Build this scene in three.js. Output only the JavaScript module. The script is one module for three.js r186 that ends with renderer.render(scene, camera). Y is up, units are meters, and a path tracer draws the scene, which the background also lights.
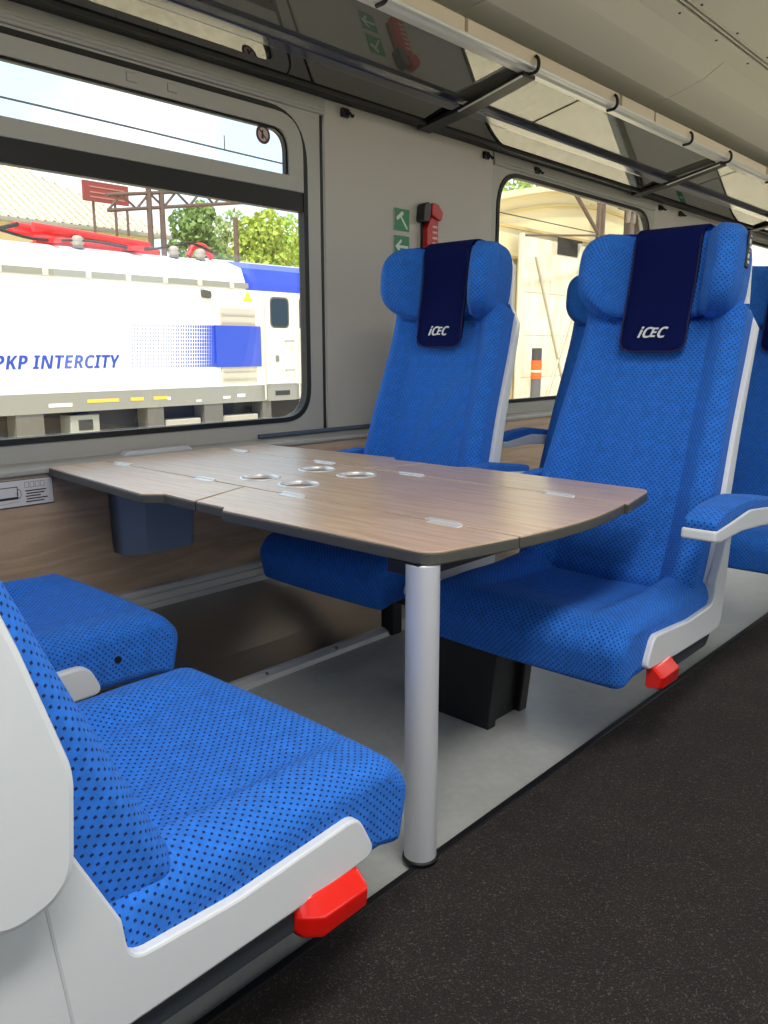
import * as THREE from 'three';
import { RoundedBoxGeometry } from 'three/addons/geometries/RoundedBoxGeometry.js';
import { TextGeometry } from 'three/addons/geometries/TextGeometry.js';
import { FontLoader } from 'three/addons/loaders/FontLoader.js';
import { mergeGeometries } from 'three/addons/utils/BufferGeometryUtils.js';
import { RectAreaLightUniformsLib } from 'three/addons/lights/RectAreaLightUniformsLib.js';

// ------------------------------------------------------------------ camera, sky, sun, lamps, exposure
const scene = new THREE.Scene();
const renderer = new THREE.WebGLRenderer({ antialias: true });
renderer.toneMapping = THREE.LinearToneMapping;
renderer.toneMappingExposure = 1.5;
renderer.shadowMap.enabled = true;
RectAreaLightUniformsLib.init();

const camera = new THREE.PerspectiveCamera(65.24, 0.75, 0.05, 400);
camera.position.set(0, 1.04, 0);
camera.rotation.order = 'YXZ';
camera.rotation.y = THREE.MathUtils.degToRad(42.58);
camera.rotation.x = THREE.MathUtils.degToRad(-11.45);
scene.add(camera);

// seeded random numbers and value noise
let seed = 12345;
const rnd = () => { seed = (seed * 1664525 + 1013904223) >>> 0; return seed / 4294967296; };
const hash = (x, y, z = 0) => { let h = (x * 374761393 + y * 668265263 + z * 2147483647) | 0; h = Math.imul(h ^ (h >>> 13), 1274126177); return ((h ^ (h >>> 16)) >>> 0) / 4294967296; };
const sm = (t) => t * t * (3 - 2 * t);
const lerp = (a, b, t) => a + (b - a) * t;
const clamp = (v, a = 0, b = 1) => Math.min(b, Math.max(a, v));
const step = (a, b, v) => sm(clamp((v - a) / (b - a)));
function noise2(x, y, px = 0, py = 0) {          // px, py: period in cells, 0 = none
  const ix = Math.floor(x), iy = Math.floor(y), fx = sm(x - ix), fy = sm(y - iy);
  const w = (v, p) => (p ? ((v % p) + p) % p : v);
  const a = hash(w(ix, px), w(iy, py)), b = hash(w(ix + 1, px), w(iy, py)), c = hash(w(ix, px), w(iy + 1, py)), d = hash(w(ix + 1, px), w(iy + 1, py));
  return lerp(lerp(a, b, fx), lerp(c, d, fx), fy);
}
function noise3(x, y, z) {
  const ix = Math.floor(x), iy = Math.floor(y), iz = Math.floor(z), fx = sm(x - ix), fy = sm(y - iy), fz = sm(z - iz);
  const l = (k) => lerp(lerp(hash(ix, iy, k), hash(ix + 1, iy, k), fx), lerp(hash(ix, iy + 1, k), hash(ix + 1, iy + 1, k), fx), fy);
  return lerp(l(iz), l(iz + 1), fz);
}

{ // sky: pale blue with broken white cloud all round
  const w = 1024, h = 512, data = new Float32Array(w * h * 4);
  for (let j = 0; j < h; j++) for (let i = 0; i < w; i++) {
    const el = ((j + 0.5) / h - 0.5) * Math.PI, az = ((i + 0.5) / w) * 2 * Math.PI - Math.PI;
    const d = [Math.cos(el) * Math.cos(az), Math.sin(el), Math.cos(el) * Math.sin(az)];
    let n = 0, a = 0.5, f = 2.6;
    for (let o = 0; o < 5; o++) { n += a * noise3(d[0] * f + 7.3, d[1] * f * 1.8 + 2.1, d[2] * f + 4.4); a *= 0.5; f *= 2.05; }
    const c = step(0.40, 0.56, n), up = Math.max(0, d[1]);
    const blue = [lerp(0.62, 0.36, up), lerp(0.86, 0.66, up), lerp(1.02, 0.98, up)];
    const shade = lerp(1.12, 0.82, step(0.52, 0.7, n));
    const k = (j * w + i) * 4;
    for (let q = 0; q < 3; q++) data[k + q] = lerp(blue[q], [1.0, 1.01, 1.03][q] * shade, c);
    data[k + 3] = 1;
  }
  const t = new THREE.DataTexture(data, w, h, THREE.RGBAFormat, THREE.FloatType);
  t.mapping = THREE.EquirectangularReflectionMapping; t.magFilter = THREE.LinearFilter; t.minFilter = THREE.LinearFilter; t.wrapS = THREE.RepeatWrapping; t.needsUpdate = true;
  scene.background = t; scene.environment = t;
  scene.backgroundIntensity = 1.15; scene.environmentIntensity = 1.15;
}
{
  const sun = new THREE.DirectionalLight(0xfff9ef, 4.4);
  sun.position.set(8, 22, 10); sun.target.position.set(0, 0, 0);
  sun.castShadow = true; sun.shadow.radius = 6; sun.shadow.mapSize.set(2048, 2048);
  Object.assign(sun.shadow.camera, { left: -40, right: 40, top: 40, bottom: -40, near: 1, far: 120 });
  scene.add(sun, sun.target);
}

const LAMP = { color: 0xfffaf5, glow: 15, w: 0.40, l: [1.9, 2.2], zs: [-0.35, -6.2] };
for (const [i, z] of LAMP.zs.entries()) { const l = new THREE.RectAreaLight(LAMP.color, LAMP.glow, LAMP.w, LAMP.l[i]); l.position.set(0.0, 2.452, z); l.rotation.x = -Math.PI / 2; scene.add(l); }

// ------------------------------------------------------------------ helpers
const font = await new FontLoader().loadAsync('fonts/droid/droid_sans_bold.typeface.json');
const taken = {};
function numbered(n) { if (!(n in taken)) { taken[n] = 0; return n; } return n + '_' + String(++taken[n]).padStart(3, '0'); }
function shadowed(m) { m.castShadow = true; m.receiveShadow = true; return m; }
function obj(name, geo, mat, parent = scene) {
  const g = Array.isArray(geo) ? merge(geo) : geo;
  const m = shadowed(new THREE.Mesh(g, mat));
  m.name = parent === scene ? numbered(name) : name;
  parent.add(m); return m;
}
function merge(list) {
  const a = list.map((g) => { const q = g.index ? g.toNonIndexed() : g; for (const k of Object.keys(q.attributes)) if (!['position', 'normal', 'uv'].includes(k)) q.deleteAttribute(k); return q; });
  return mergeGeometries(a);
}
function tag(o, label, category, group, kind) { o.userData.label = label; if (category) o.userData.category = category; if (group) o.userData.group = group; if (kind) o.userData.kind = kind; return o; }
function thing(name, label, category, pos = [0, 0, 0], turn = 0, group, kind) {
  const o = new THREE.Group(); o.name = numbered(name); o.position.set(...pos); o.rotation.y = turn; scene.add(o);
  return tag(o, label, category, group, kind);
}
function struct(name, label) { const o = new THREE.Group(); o.name = name; scene.add(o); o.userData = { kind: 'structure', label }; return o; }
function boxUV(g) {                               // uv in metres by the way each face points
  if (g.index) g = g.toNonIndexed();
  const p = g.attributes.position, uv = new Float32Array(p.count * 2);
  const a = new THREE.Vector3(), b = new THREE.Vector3(), c = new THREE.Vector3();
  for (let i = 0; i < p.count; i += 3) {
    a.fromBufferAttribute(p, i); b.fromBufferAttribute(p, i + 1); c.fromBufferAttribute(p, i + 2);
    const n = b.clone().sub(a).cross(c.clone().sub(a)), ax = Math.abs(n.x), ay = Math.abs(n.y), az = Math.abs(n.z);
    [a, b, c].forEach((v, k) => { const q = (i + k) * 2; if (ay >= ax && ay >= az) { uv[q] = v.x; uv[q + 1] = v.z; } else if (ax >= az) { uv[q] = v.z; uv[q + 1] = v.y; } else { uv[q] = v.x; uv[q + 1] = v.y; } });
  }
  g.setAttribute('uv', new THREE.BufferAttribute(uv, 2)); return g;
}
function box(x0, x1, y0, y1, z0, z1, r = 0) {
  const w = x1 - x0, h = y1 - y0, d = z1 - z0;
  const g = r > 0 ? new RoundedBoxGeometry(w, h, d, 2, Math.min(r, w / 2.01, h / 2.01, d / 2.01)) : new THREE.BoxGeometry(w, h, d);
  g.translate((x0 + x1) / 2, (y0 + y1) / 2, (z0 + z1) / 2); return boxUV(g);
}
const V3 = (x, y, z) => new THREE.Vector3(x, y, z);
function rod(a, b, r, seg = 10, r2 = r) {
  const A = V3(...a), B = V3(...b), d = B.clone().sub(A), g = new THREE.CylinderGeometry(r2, r, d.length(), seg);
  g.applyQuaternion(new THREE.Quaternion().setFromUnitVectors(V3(0, 1, 0), d.normalize())); g.translate((A.x + B.x) / 2, (A.y + B.y) / 2, (A.z + B.z) / 2); return g;
}
function tube(pts, r, seg = 24, rs = 8) { return new THREE.TubeGeometry(new THREE.CatmullRomCurve3(pts.map((p) => V3(...p))), seg, r, rs, false); }
// polygon with rounded corners: [[x, y, r], ...] -> list of points
function rounded(pts, seg = 5) {
  const out = [], n = pts.length;
  for (let i = 0; i < n; i++) {
    const [x, y, r0 = 0] = pts[i], [px, py] = pts[(i + n - 1) % n], [qx, qy] = pts[(i + 1) % n];
    if (!r0) { out.push([x, y]); continue; }
    let ax = px - x, ay = py - y, bx = qx - x, by = qy - y; const la = Math.hypot(ax, ay), lb = Math.hypot(bx, by);
    ax /= la; ay /= la; bx /= lb; by /= lb;
    const half = Math.acos(clamp(ax * bx + ay * by, -1, 1)) / 2, t = Math.min(r0 / Math.tan(half), la * 0.49, lb * 0.49);
    for (let k = 0; k <= seg; k++) { const s = k / seg, u = (1 - s) * (1 - s), v = s * s; out.push([x + ax * t * u + bx * t * v, y + ay * t * u + by * t * v]); }
  }
  return out;
}
function shapeOf(pts) { const s = new THREE.Shape(); pts.forEach(([x, y], i) => (i ? s.lineTo(x, y) : s.moveTo(x, y))); s.closePath(); return s; }
const bev = (b) => (b ? { bevelEnabled: true, bevelThickness: b, bevelSize: b, bevelOffset: -b, bevelSegments: 2 } : { bevelEnabled: false });
function extX(ptsZY, x0, x1, b = 0, holes = []) {  // profile in (z, y) pushed along x
  const s = shapeOf(ptsZY.map(([z, y]) => [-z, y])); for (const h of holes) s.holes.push(new THREE.Path(h.map(([z, y]) => new THREE.Vector2(-z, y))));
  const g = new THREE.ExtrudeGeometry(s, { depth: x1 - x0 - 2 * b, ...bev(b) }); g.rotateY(Math.PI / 2); g.translate(x0 + b, 0, 0); return boxUV(g);
}
function extZ(ptsXY, z0, z1, b = 0) { const g = new THREE.ExtrudeGeometry(shapeOf(ptsXY), { depth: z1 - z0 - 2 * b, ...bev(b) }); g.translate(0, 0, z0 + b); return boxUV(g); }
function extY(ptsXZ, y0, y1, b = 0, holes = []) {
  const s = shapeOf(ptsXZ.map(([x, z]) => [x, -z])); for (const h of holes) s.holes.push(new THREE.Path(h.map(([x, z]) => new THREE.Vector2(x, -z))));
  const g = new THREE.ExtrudeGeometry(s, { depth: y1 - y0 - 2 * b, curveSegments: 24, ...bev(b) }); g.rotateX(-Math.PI / 2); g.translate(0, y0 + b, 0); return boxUV(g);
}
// skin over a row of closed loops (arrays of [x,y,z], same length), smooth normals, uv = arc length in metres
function loft(loops, { capA = true, capB = true, swap = false } = {}) {
  const n = loops[0].length, m = loops.length, pos = [], uv = [], idx = [];
  const dist = (a, b) => Math.hypot(a[0] - b[0], a[1] - b[1], a[2] - b[2]);
  const mid = loops[m >> 1], along = [0]; for (let j = 1; j <= n; j++) along.push(along[j - 1] + dist(mid[j % n], mid[j - 1]));
  let run = 0;
  for (let i = 0; i < m; i++) {
    if (i) { let s = 0; for (let j = 0; j < n; j++) s = Math.max(s, dist(loops[i][j], loops[i - 1][j])); run += s; }
    for (let j = 0; j <= n; j++) { pos.push(...loops[i][j % n]); uv.push(...(swap ? [run, along[j]] : [along[j], run])); }
  }
  for (let i = 0; i + 1 < m; i++) for (let j = 0; j < n; j++) { const a = i * (n + 1) + j, b = a + 1, c = a + n + 1, d = c + 1; idx.push(a, b, d, a, d, c); }
  const g = new THREE.BufferGeometry();
  g.setAttribute('position', new THREE.Float32BufferAttribute(pos, 3)); g.setAttribute('uv', new THREE.Float32BufferAttribute(uv, 2)); g.setIndex(idx); g.computeVertexNormals();
  const nm = g.attributes.normal;                  // close the seam of the normals
  for (let i = 0; i < m; i++) { const a = i * (n + 1), b = a + n, v = V3(nm.getX(a) + nm.getX(b), nm.getY(a) + nm.getY(b), nm.getZ(a) + nm.getZ(b)).normalize(); nm.setXYZ(a, v.x, v.y, v.z); nm.setXYZ(b, v.x, v.y, v.z); }
  const parts = [g.toNonIndexed()];
  for (const [on, i, flip] of [[capA, 0, true], [capB, m - 1, false]]) if (on) {
    const L = loops[i], c = [0, 1, 2].map((k) => L.reduce((s, p) => s + p[k], 0) / n), P = [], U = [];
    for (let j = 0; j < n; j++) { const a = L[j], b = L[(j + 1) % n], tri = flip ? [c, b, a] : [c, a, b]; for (const q of tri) { P.push(...q); U.push(q[0] + q[2], q[1]); } }
    const h = new THREE.BufferGeometry(); h.setAttribute('position', new THREE.Float32BufferAttribute(P, 3)); h.setAttribute('uv', new THREE.Float32BufferAttribute(U, 2)); h.computeVertexNormals(); parts.push(h);
  }
  return mergeGeometries(parts);
}
// loop of 2D points moved inward by d (points in order; sign by area)
function inset(pts, d) {
  if (d < 1e-6) return pts; const n = pts.length; let A = 0;
  for (let i = 0; i < n; i++) { const p = pts[i], q = pts[(i + 1) % n]; A += p[0] * q[1] - q[0] * p[1]; }
  const s = A > 0 ? 1 : -1;
  return pts.map((p, i) => { const a = pts[(i + n - 1) % n], b = pts[(i + 1) % n]; let tx = b[0] - a[0], ty = b[1] - a[1]; const l = Math.hypot(tx, ty) || 1; return [p[0] - s * (ty / l) * d * 1, p[1] + s * (tx / l) * d * 1]; });
}
function canvasTex(w, h, draw, srgb = true) {
  const c = document.createElement('canvas'); c.width = w; c.height = h; draw(c.getContext('2d'), w, h);
  const t = new THREE.CanvasTexture(c); if (srgb) t.colorSpace = THREE.SRGBColorSpace; t.magFilter = THREE.LinearFilter; t.wrapS = t.wrapT = THREE.RepeatWrapping; return t;
}
function dataTex(w, h, fn, repeat, srgb = true) {
  const d = new Uint8Array(w * h * 4);
  for (let j = 0; j < h; j++) for (let i = 0; i < w; i++) { const v = fn(i, j), k = (j * w + i) * 4; d[k] = clamp(v[0], 0, 255); d[k + 1] = clamp(v[1], 0, 255); d[k + 2] = clamp(v[2], 0, 255); d[k + 3] = 255; }
  const t = new THREE.DataTexture(d, w, h); if (srgb) t.colorSpace = THREE.SRGBColorSpace; t.magFilter = THREE.LinearFilter; t.minFilter = THREE.LinearMipmapLinearFilter; t.generateMipmaps = true; t.wrapS = t.wrapT = THREE.RepeatWrapping;
  if (repeat) t.repeat.set(...repeat); t.needsUpdate = true; return t;
}
const std = (color, roughness = 0.6, extra = {}) => new THREE.MeshStandardMaterial({ color, roughness, ...extra });
const phys = (color, roughness = 0.6, extra = {}) => new THREE.MeshPhysicalMaterial({ color, roughness, ...extra });

// ------------------------------------------------------------------ materials
const M = {};
{ // seat cloth: blue plush with staggered navy dashes, two to a tile of 15 x 16 mm; the texture holds 8 x 8 tiles
  const N = 512, T = 8, cw = N / T;
  const cell = (i, j) => { const x = (i % cw) / cw, y = (j % cw) / cw; const inDot = (cx, cy) => { let dx = Math.abs(x - cx), dy = Math.abs(y - cy); dx = Math.min(dx, 1 - dx); dy = Math.min(dy, 1 - dy); return 1 - step(0.75, 1.15, Math.max(dx / 0.135, dy / 0.125)); }; return Math.max(inDot(0.25, 0.25), inDot(0.75, 0.75)); };
  const map = dataTex(N, N, (i, j) => { const k = cell(i, j), n = 0.9 + 0.2 * hash(i, j, 3), m = 0.94 + 0.12 * noise2(i / 40, j / 40, 12.8, 12.8); return [lerp(34, 9, k) * n * m, lerp(110, 27, k) * n * m, lerp(208, 82, k) * n * m]; }, [1 / 0.120, 1 / 0.128]);
  const bump = dataTex(N, N, (i, j) => { const k = cell(i, j), v = 150 - 60 * k + 70 * hash(i, j, 9); return [v, v, v]; }, [1 / 0.120, 1 / 0.128], false);
  M.cloth = phys(0xffffff, 0.95, { map, bumpMap: bump, bumpScale: 0.0006, sheen: 0.35, sheenRoughness: 0.5, sheenColor: new THREE.Color(0x5b9cff) });
}
M.navy = phys(0x071248, 0.95, { specularIntensity: 0.25, sheen: 0.05, sheenRoughness: 0.6, sheenColor: new THREE.Color(0x20309a) });
M.navyHem = std(0x1d1c44, 0.9);
M.white = phys(0xd5dadd, 0.38, { clearcoat: 0.15, clearcoatRoughness: 0.3 });
M.red = phys(0xe01208, 0.28, { clearcoat: 0.6, clearcoatRoughness: 0.15 });
M.black = std(0x0b0c10, 0.45);
M.slot = std(0x2b3138, 0.6);
M.wallPaint = std(0xb0ada6, 0.5);
M.frame = std(0xa3a29c, 0.42);
M.ceil = std(0xd9d6ca, 0.6);
M.gasket = std(0x0a0a0c, 0.55);
M.alu = std(0xd6d7d5, 0.36, { metalness: 0.3 });
M.bright = std(0xe8e9ea, 0.3, { metalness: 0.35 });
M.satin = std(0xc9ccd0, 0.36, { metalness: 0.25 });
M.steel = std(0xb4b0a8, 0.3, { metalness: 0.95 });
M.blueRail = phys(0x0d1636, 0.2, { clearcoat: 1, clearcoatRoughness: 0.1 });
M.darkGloss = phys(0x161615, 0.03, { ior: 2.2 });
M.rackGlass = phys(0x9a9a90, 0.02, { transmission: 0.7, thickness: 0, ior: 2.2 });
M.pane = phys(0xffffff, 0, { transmission: 1, thickness: 0, ior: 1.45 });
M.beige = std(0xd9cdbb, 0.55);
M.slate = std(0x475366, 0.5);
M.bin = std(0x8093ae, 0.45);
M.lino = std(0xffffff, 0.32, { map: dataTex(256, 256, (i, j) => { const n = noise2(i / 6, j / 6, 42.667, 42.667) * 8 + noise2(i / 40, j / 40, 6.4, 6.4) * 8 + hash(i, j, 5) * 6; return [158 + n, 160 + n, 156 + n]; }, [1 / 0.6, 1 / 0.6]) });
{
  const sp = (i, j) => { const a = noise2(i / 3, j / 3, 341.333, 341.333), b = noise2(i / 2, j / 2 + 9, 512, 512), c = noise2(i / 60, j / 60, 17.0667, 17.0667); const f = step(0.66, 0.9, a) * 62 + step(0.72, 0.95, b) * 42 + 12 * hash(i, j, 2) + c * 10; return f; };
  M.carpet = std(0xffffff, 0.98, { map: dataTex(1024, 1024, (i, j) => { const f = sp(i, j); return [21 + f * 0.76, 18 + f * 0.66, 17 + f * 0.60]; }, [1 / 0.8, 1 / 0.8]), bumpMap: dataTex(512, 512, (i, j) => { const v = 80 + 140 * noise2(i / 2, j / 2, 256, 256); return [v, v, v]; }, [1 / 0.4, 1 / 0.4], false), bumpScale: 0.003 });
}
function woodTex(along, base, dark, rep) {         // grain along u (0) or v (1)
  return dataTex(512, 512, (i, j) => {
    const u = along ? j : i, v = along ? i : j;
    const warp = noise2(u / 90, v / 60, 5.688, 8.533) * 22;
    const g = noise2(u / 128, (v + warp) / 5, 4, 102.4) * 0.5 + noise2(u / 64, (v + warp) / 14, 8, 36.571) * 0.35 + noise2(u / 20, v / 2, 25.6, 256) * 0.25;
    const k = step(0.35, 0.8, g), f = 0.97 + 0.06 * hash(i, j, 4);
    return [0, 1, 2].map((q) => lerp(base[q], dark[q], k) * f);
  }, rep);
}
M.tableWood = phys(0xffffff, 0.36, { map: woodTex(0, [212, 185, 159], [190, 160, 133], [1 / 0.7, 1 / 0.5]), clearcoat: 0.55, clearcoatRoughness: 0.3 });
M.wallWood = std(0xffffff, 0.45, { map: woodTex(0, [186, 163, 140], [170, 146, 123], [1 / 1.6, 1 / 1.1]) });
M.edge = std(0x4c4b45, 0.45);

// ------------------------------------------------------------------ the coach shell
const WL = -2.65, WR = 1.5, ZB = 2.6, ZF = -10.6, SIDE = 0.14;
{
  const f = struct('floor', 'smooth pale grey linoleum floor under the seats');
  obj('linoleum', box(WL - 0.1, WR + 0.1, -0.1, 0, ZF, ZB), M.lino, f);
}
// windows: openings [z near, z far]
const WIN = [[0.62, -2.385], [-3.80, -5.655], [-7.40, -9.30]];
const WY0 = 0.748, WY1 = 1.985;
const winLoop = (zn, zf, y0, y1, rt, rb) => rounded([[zn, y0, rb], [zn, y1, rt], [zf, y1, rt], [zf, y0, rb]], 8);
{
  const w = struct('wall_left', 'pale grey side wall with wood laminate below the windows');
  const holes = WIN.map(([a, b]) => winLoop(a + 0.16, b - 0.16, WY0 - 0.06, WY1 + 0.07, 0.22, 0.16));
  obj('window_band', extX([[ZB, 0.60], [ZF, 0.60], [ZF, 2.6], [ZB, 2.6]], WL - SIDE, WL - 0.012, 0, holes), M.frame, w);
  obj('lower_wall', box(WL - SIDE, WL - 0.012, -0.1, 0.60, ZF, ZB), M.wallPaint, w);
  // wall panels between the windows, a little proud, with open joints round them
  for (const [a, b] of [[-2.506, -3.735], [-5.73, -7.33], [-9.36, ZF]]) obj('wall_panel', box(WL - 0.03, WL + 0.004, 0.676, 2.09, b, a, 0.004), M.wallPaint, w);
  // frame sheets round each window, flush with the panels
  for (const [a, b] of WIN) {
    const z0 = Math.min(a + 0.095, ZB), z1 = b - 0.095;
    obj('window_surround', extX([[z0, 0.664], [z1, 0.664], [z1, 2.03], [z0, 2.03]], WL - 0.02, WL + 0.002, 0.002, [winLoop(a + 0.02, b - 0.02, WY0 - 0.012, WY1 + 0.012, 0.21, 0.15)]), M.frame, w);
  }
  for (const z of [0.715, -2.493, -3.748, -5.715, -7.345, -9.35]) obj('joint_strip', box(WL - 0.012, WL - 0.002, 0.676, 2.03, z - 0.007, z + 0.007), M.gasket, w);
  obj('wood_panel', box(WL - 0.02, -2.56, 0.17, 0.648, ZF, ZB), M.wallWood, w);
}
{
  const t = struct('trim_1', 'narrow pale sill ledge under the windows'); 
  obj('sill', extZ(rounded([[WL - 0.01, 0.648], [-2.545, 0.648, 0.004], [-2.545, 0.664, 0.006], [WL - 0.01, 0.676]], 3), ZF, ZB), M.frame, t);
  const b = struct('trim_2', 'slate blue rubber strip along the bottom of the wall panels');
  for (const [a, c] of [[-2.1, -3.80], [-5.65, -7.40]]) obj('rubber_strip', box(WL, WL + 0.018, 0.676, 0.694, c, a, 0.006), M.slate, b);
  const r = struct('trim_3', 'ribbed aluminium rail along the foot of the wood panel');
  obj('rail', extZ([[-2.575, 0.095], [-2.528, 0.095], [-2.528, 0.128], [-2.534, 0.131], [-2.534, 0.137], [-2.522, 0.140], [-2.522, 0.160], [-2.536, 0.164], [-2.536, 0.172], [-2.528, 0.176], [-2.530, 0.186], [-2.575, 0.188]], ZF, ZB), M.alu, r);
  const h = struct('baseboard_left', 'sloping polished steel heater cover along the wall');
  obj('heater_cover', extZ([[-2.575, 0.0], [-1.93, 0.0], [-1.93, 0.020], [-2.10, 0.034], [-2.535, 0.108], [-2.575, 0.108]], ZF, ZB), M.steel, h);
  obj('floor_rail', extZ(rounded([[-1.935, 0.0], [-1.895, 0.0], [-1.897, 0.016, 0.004], [-1.918, 0.026, 0.004], [-1.935, 0.026]], 3), ZF, ZB), M.alu, h);
  for (let z = -0.9; z > -4; z -= 0.31) obj('screw', rod([-1.908, 0.018, z], [-1.905, 0.026, z], 0.006, 8), M.steel, h);
}
{ // right side, outside the frame: it holds the windows that light the room
  const w = struct('wall_right', 'side wall with windows across the aisle');
  const holes = [[2.2, 0.1], [-0.5, -2.7], [-3.3, -5.5], [-6.1, -8.3]].map(([a, b]) => winLoop(a, b, 0.72, 2.0, 0.15, 0.12));
  obj('wall_sheet', extX([[ZB, -0.1], [ZF, -0.1], [ZF, 2.6], [ZB, 2.6]], WR, WR + SIDE, 0, holes), M.wallPaint, w);
  holes.forEach((h, i) => { const p = struct('window_' + (i + 4), 'large window across the aisle'); obj('pane', extX(h, WR + 0.06, WR + 0.064), M.pane, p); });
  const a = struct('wall_front', 'far end wall of the coach'); obj('end_sheet', box(WL - SIDE, WR + SIDE, -0.1, 2.6, ZF - 0.12, ZF), M.wallPaint, a);
  const b = struct('wall_back', 'end wall of the coach behind the viewer'); obj('end_sheet', box(WL - SIDE, WR + SIDE, -0.1, 2.6, ZB, ZB + 0.12), M.wallPaint, b);
}
{ // ceiling: cove over the rack, a fold, a groove, flat middle
  const c = struct('ceiling', 'plain grey coach ceiling with a cove over the rack');
  const seams = [ZB, -0.55, -2.72, -4.36, -6.4, -8.5, ZF];
  const cove = [[WL - 0.1, 2.30], [-2.25, 2.315], [-1.98, 2.335], [-1.80, 2.39], [-1.70, 2.45]];
  for (let i = 0; i + 1 < seams.length; i++) {
    const up = cove.slice().reverse().map(([x, y]) => [x, y + 0.02]);
    obj('cove_panel', extZ([...cove, ...up], seams[i + 1] + 0.003, seams[i] - 0.003), M.ceil, c);
  }
  obj('edge_strip', extZ([[-1.70, 2.45], [-1.605, 2.468], [-1.605, 2.49], [-1.70, 2.475]], ZF, ZB), M.ceil, c);
  obj('groove', extZ([[-1.61, 2.478], [-1.565, 2.478], [-1.565, 2.50], [-1.61, 2.50]], ZF, ZB), M.slot, c);
  for (const x of [-1.612, -1.585, -1.563]) obj('groove_lip', box(x - 0.004, x + 0.004, 2.466, 2.492, ZF, ZB, 0.002), M.ceil, c);
  obj('middle_panel', box(-1.56, WR + 0.1, 2.47, 2.50, ZF, ZB), M.ceil, c);
  for (let z = -2.4; z > -6.5; z -= 0.42) for (const [x, y] of [[-1.635, 2.461], [-1.54, 2.468]]) obj('rivet', rod([x, y - 0.002, z], [x, y + 0.006, z], 0.006, 8), M.slot, c);
  obj('roof', box(WL - SIDE, WR + SIDE, 2.6, 2.72, ZF - 0.12, ZB + 0.12), M.wallPaint, c);
}

for (const [i, z] of LAMP.zs.entries()) { // lamps in the ceiling over the aisle, out of the picture
  const t = thing('ceiling_lamp', 'long flat lamp in the ceiling over the aisle', 'lamp', [0, 2.47, z], 0, 'ceiling lamps over the aisle'), h = LAMP.l[i] / 2, w = LAMP.w / 2;
  obj('frame', [box(-w - 0.02, -w, -0.012, 0, -h - 0.02, h + 0.02), box(w, w + 0.02, -0.012, 0, -h - 0.02, h + 0.02), box(-w, w, -0.012, 0, -h - 0.02, -h), box(-w, w, -0.012, 0, h, h + 0.02)], M.alu, t);
  obj('diffuser', box(-w, w, -0.008, -0.001, -h, h), std(0xffffff, 0.6, { emissive: LAMP.color, emissiveIntensity: 1 }), t);
}
// windows on the left
function leftWindow(n, a, b, split, label) {
  const w = struct('window_' + n, label);
  const outer = winLoop(a + 0.018, b - 0.018, WY0 - 0.012, WY1 + 0.012, 0.21, 0.15);
  const ring = (o, i, x0, x1, m, name) => obj(name, extX(o, x0, x1, 0, [i]), m, w);
  ring(outer, winLoop(a - 0.006, b + 0.006, WY0 + 0.008, WY1 - 0.01, 0.19, 0.13), WL - 0.03, WL + 0.008, M.gasket, 'gasket');
  if (split) {
    const g = winLoop(a - 0.012, b + 0.012, WY0 + 0.012, 1.625, 0.02, 0.13);
    obj('pane', extX(g, WL - 0.022, WL - 0.018), M.pane, w);
    obj('crossbar', box(WL - 0.03, WL + 0.004, 1.606, 1.682, b + 0.004, a - 0.004), M.gasket, w);
    const so = rounded([[a - 0.005, 1.682], [a - 0.005, WY1 - 0.008, 0.19], [b + 0.005, WY1 - 0.008, 0.19], [b + 0.005, 1.682]], 8);
    const si = rounded([[a - 0.07, 1.738, 0.008], [a - 0.07, 1.918, 0.15], [b + 0.078, 1.918, 0.15], [b + 0.078, 1.738, 0.008]], 8);
    const sash = obj('sash', extX(so, WL - 0.03, WL + 0.010, 0.003, [si]), M.frame, w);
    const inner = rounded([[a - 0.08, 1.744, 0.008], [a - 0.08, 1.908, 0.14], [b + 0.088, 1.908, 0.14], [b + 0.088, 1.744, 0.008]], 8);
    obj('seal', extX(si, WL - 0.028, WL - 0.006, 0, [inner]), M.gasket, sash);
    obj('upper_pane', extX(si, WL - 0.020, WL - 0.017), M.pane, w);
    for (const z of [-1.60, -1.76]) obj('catch', box(WL + 0.008, WL + 0.016, 1.935, 1.965, z - 0.02, z + 0.02, 0.004), M.frame, sash);
  } else obj('pane', extX(winLoop(a - 0.008, b + 0.008, WY0 + 0.01, WY1 - 0.012, 0.19, 0.13), WL - 0.022, WL - 0.018), M.pane, w);
  return w;
}
leftWindow(1, WIN[0][0], WIN[0][1], true, 'wide window beside the table with a hopper pane on top');
leftWindow(2, WIN[1][0], WIN[1][1], false, 'window behind the two seats facing the table');
leftWindow(3, WIN[2][0], WIN[2][1], false, 'furthest window along the side wall');
{ // ribbed curtain rail over the windows
  const t = struct('trim_4', 'ribbed grey rail along the top of the windows');
  for (const [a, b] of [[ZB, -2.50], [-3.74, -5.72], [-7.34, -9.36]]) obj('top_rail', extZ([[WL - 0.01, 2.006], [WL + 0.014, 2.008], [WL + 0.020, 2.016], [WL + 0.014, 2.022], [WL + 0.020, 2.030], [WL + 0.012, 2.036], [WL + 0.006, 2.10], [WL - 0.01, 2.10]], b, a), M.frame, t);
}
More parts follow.
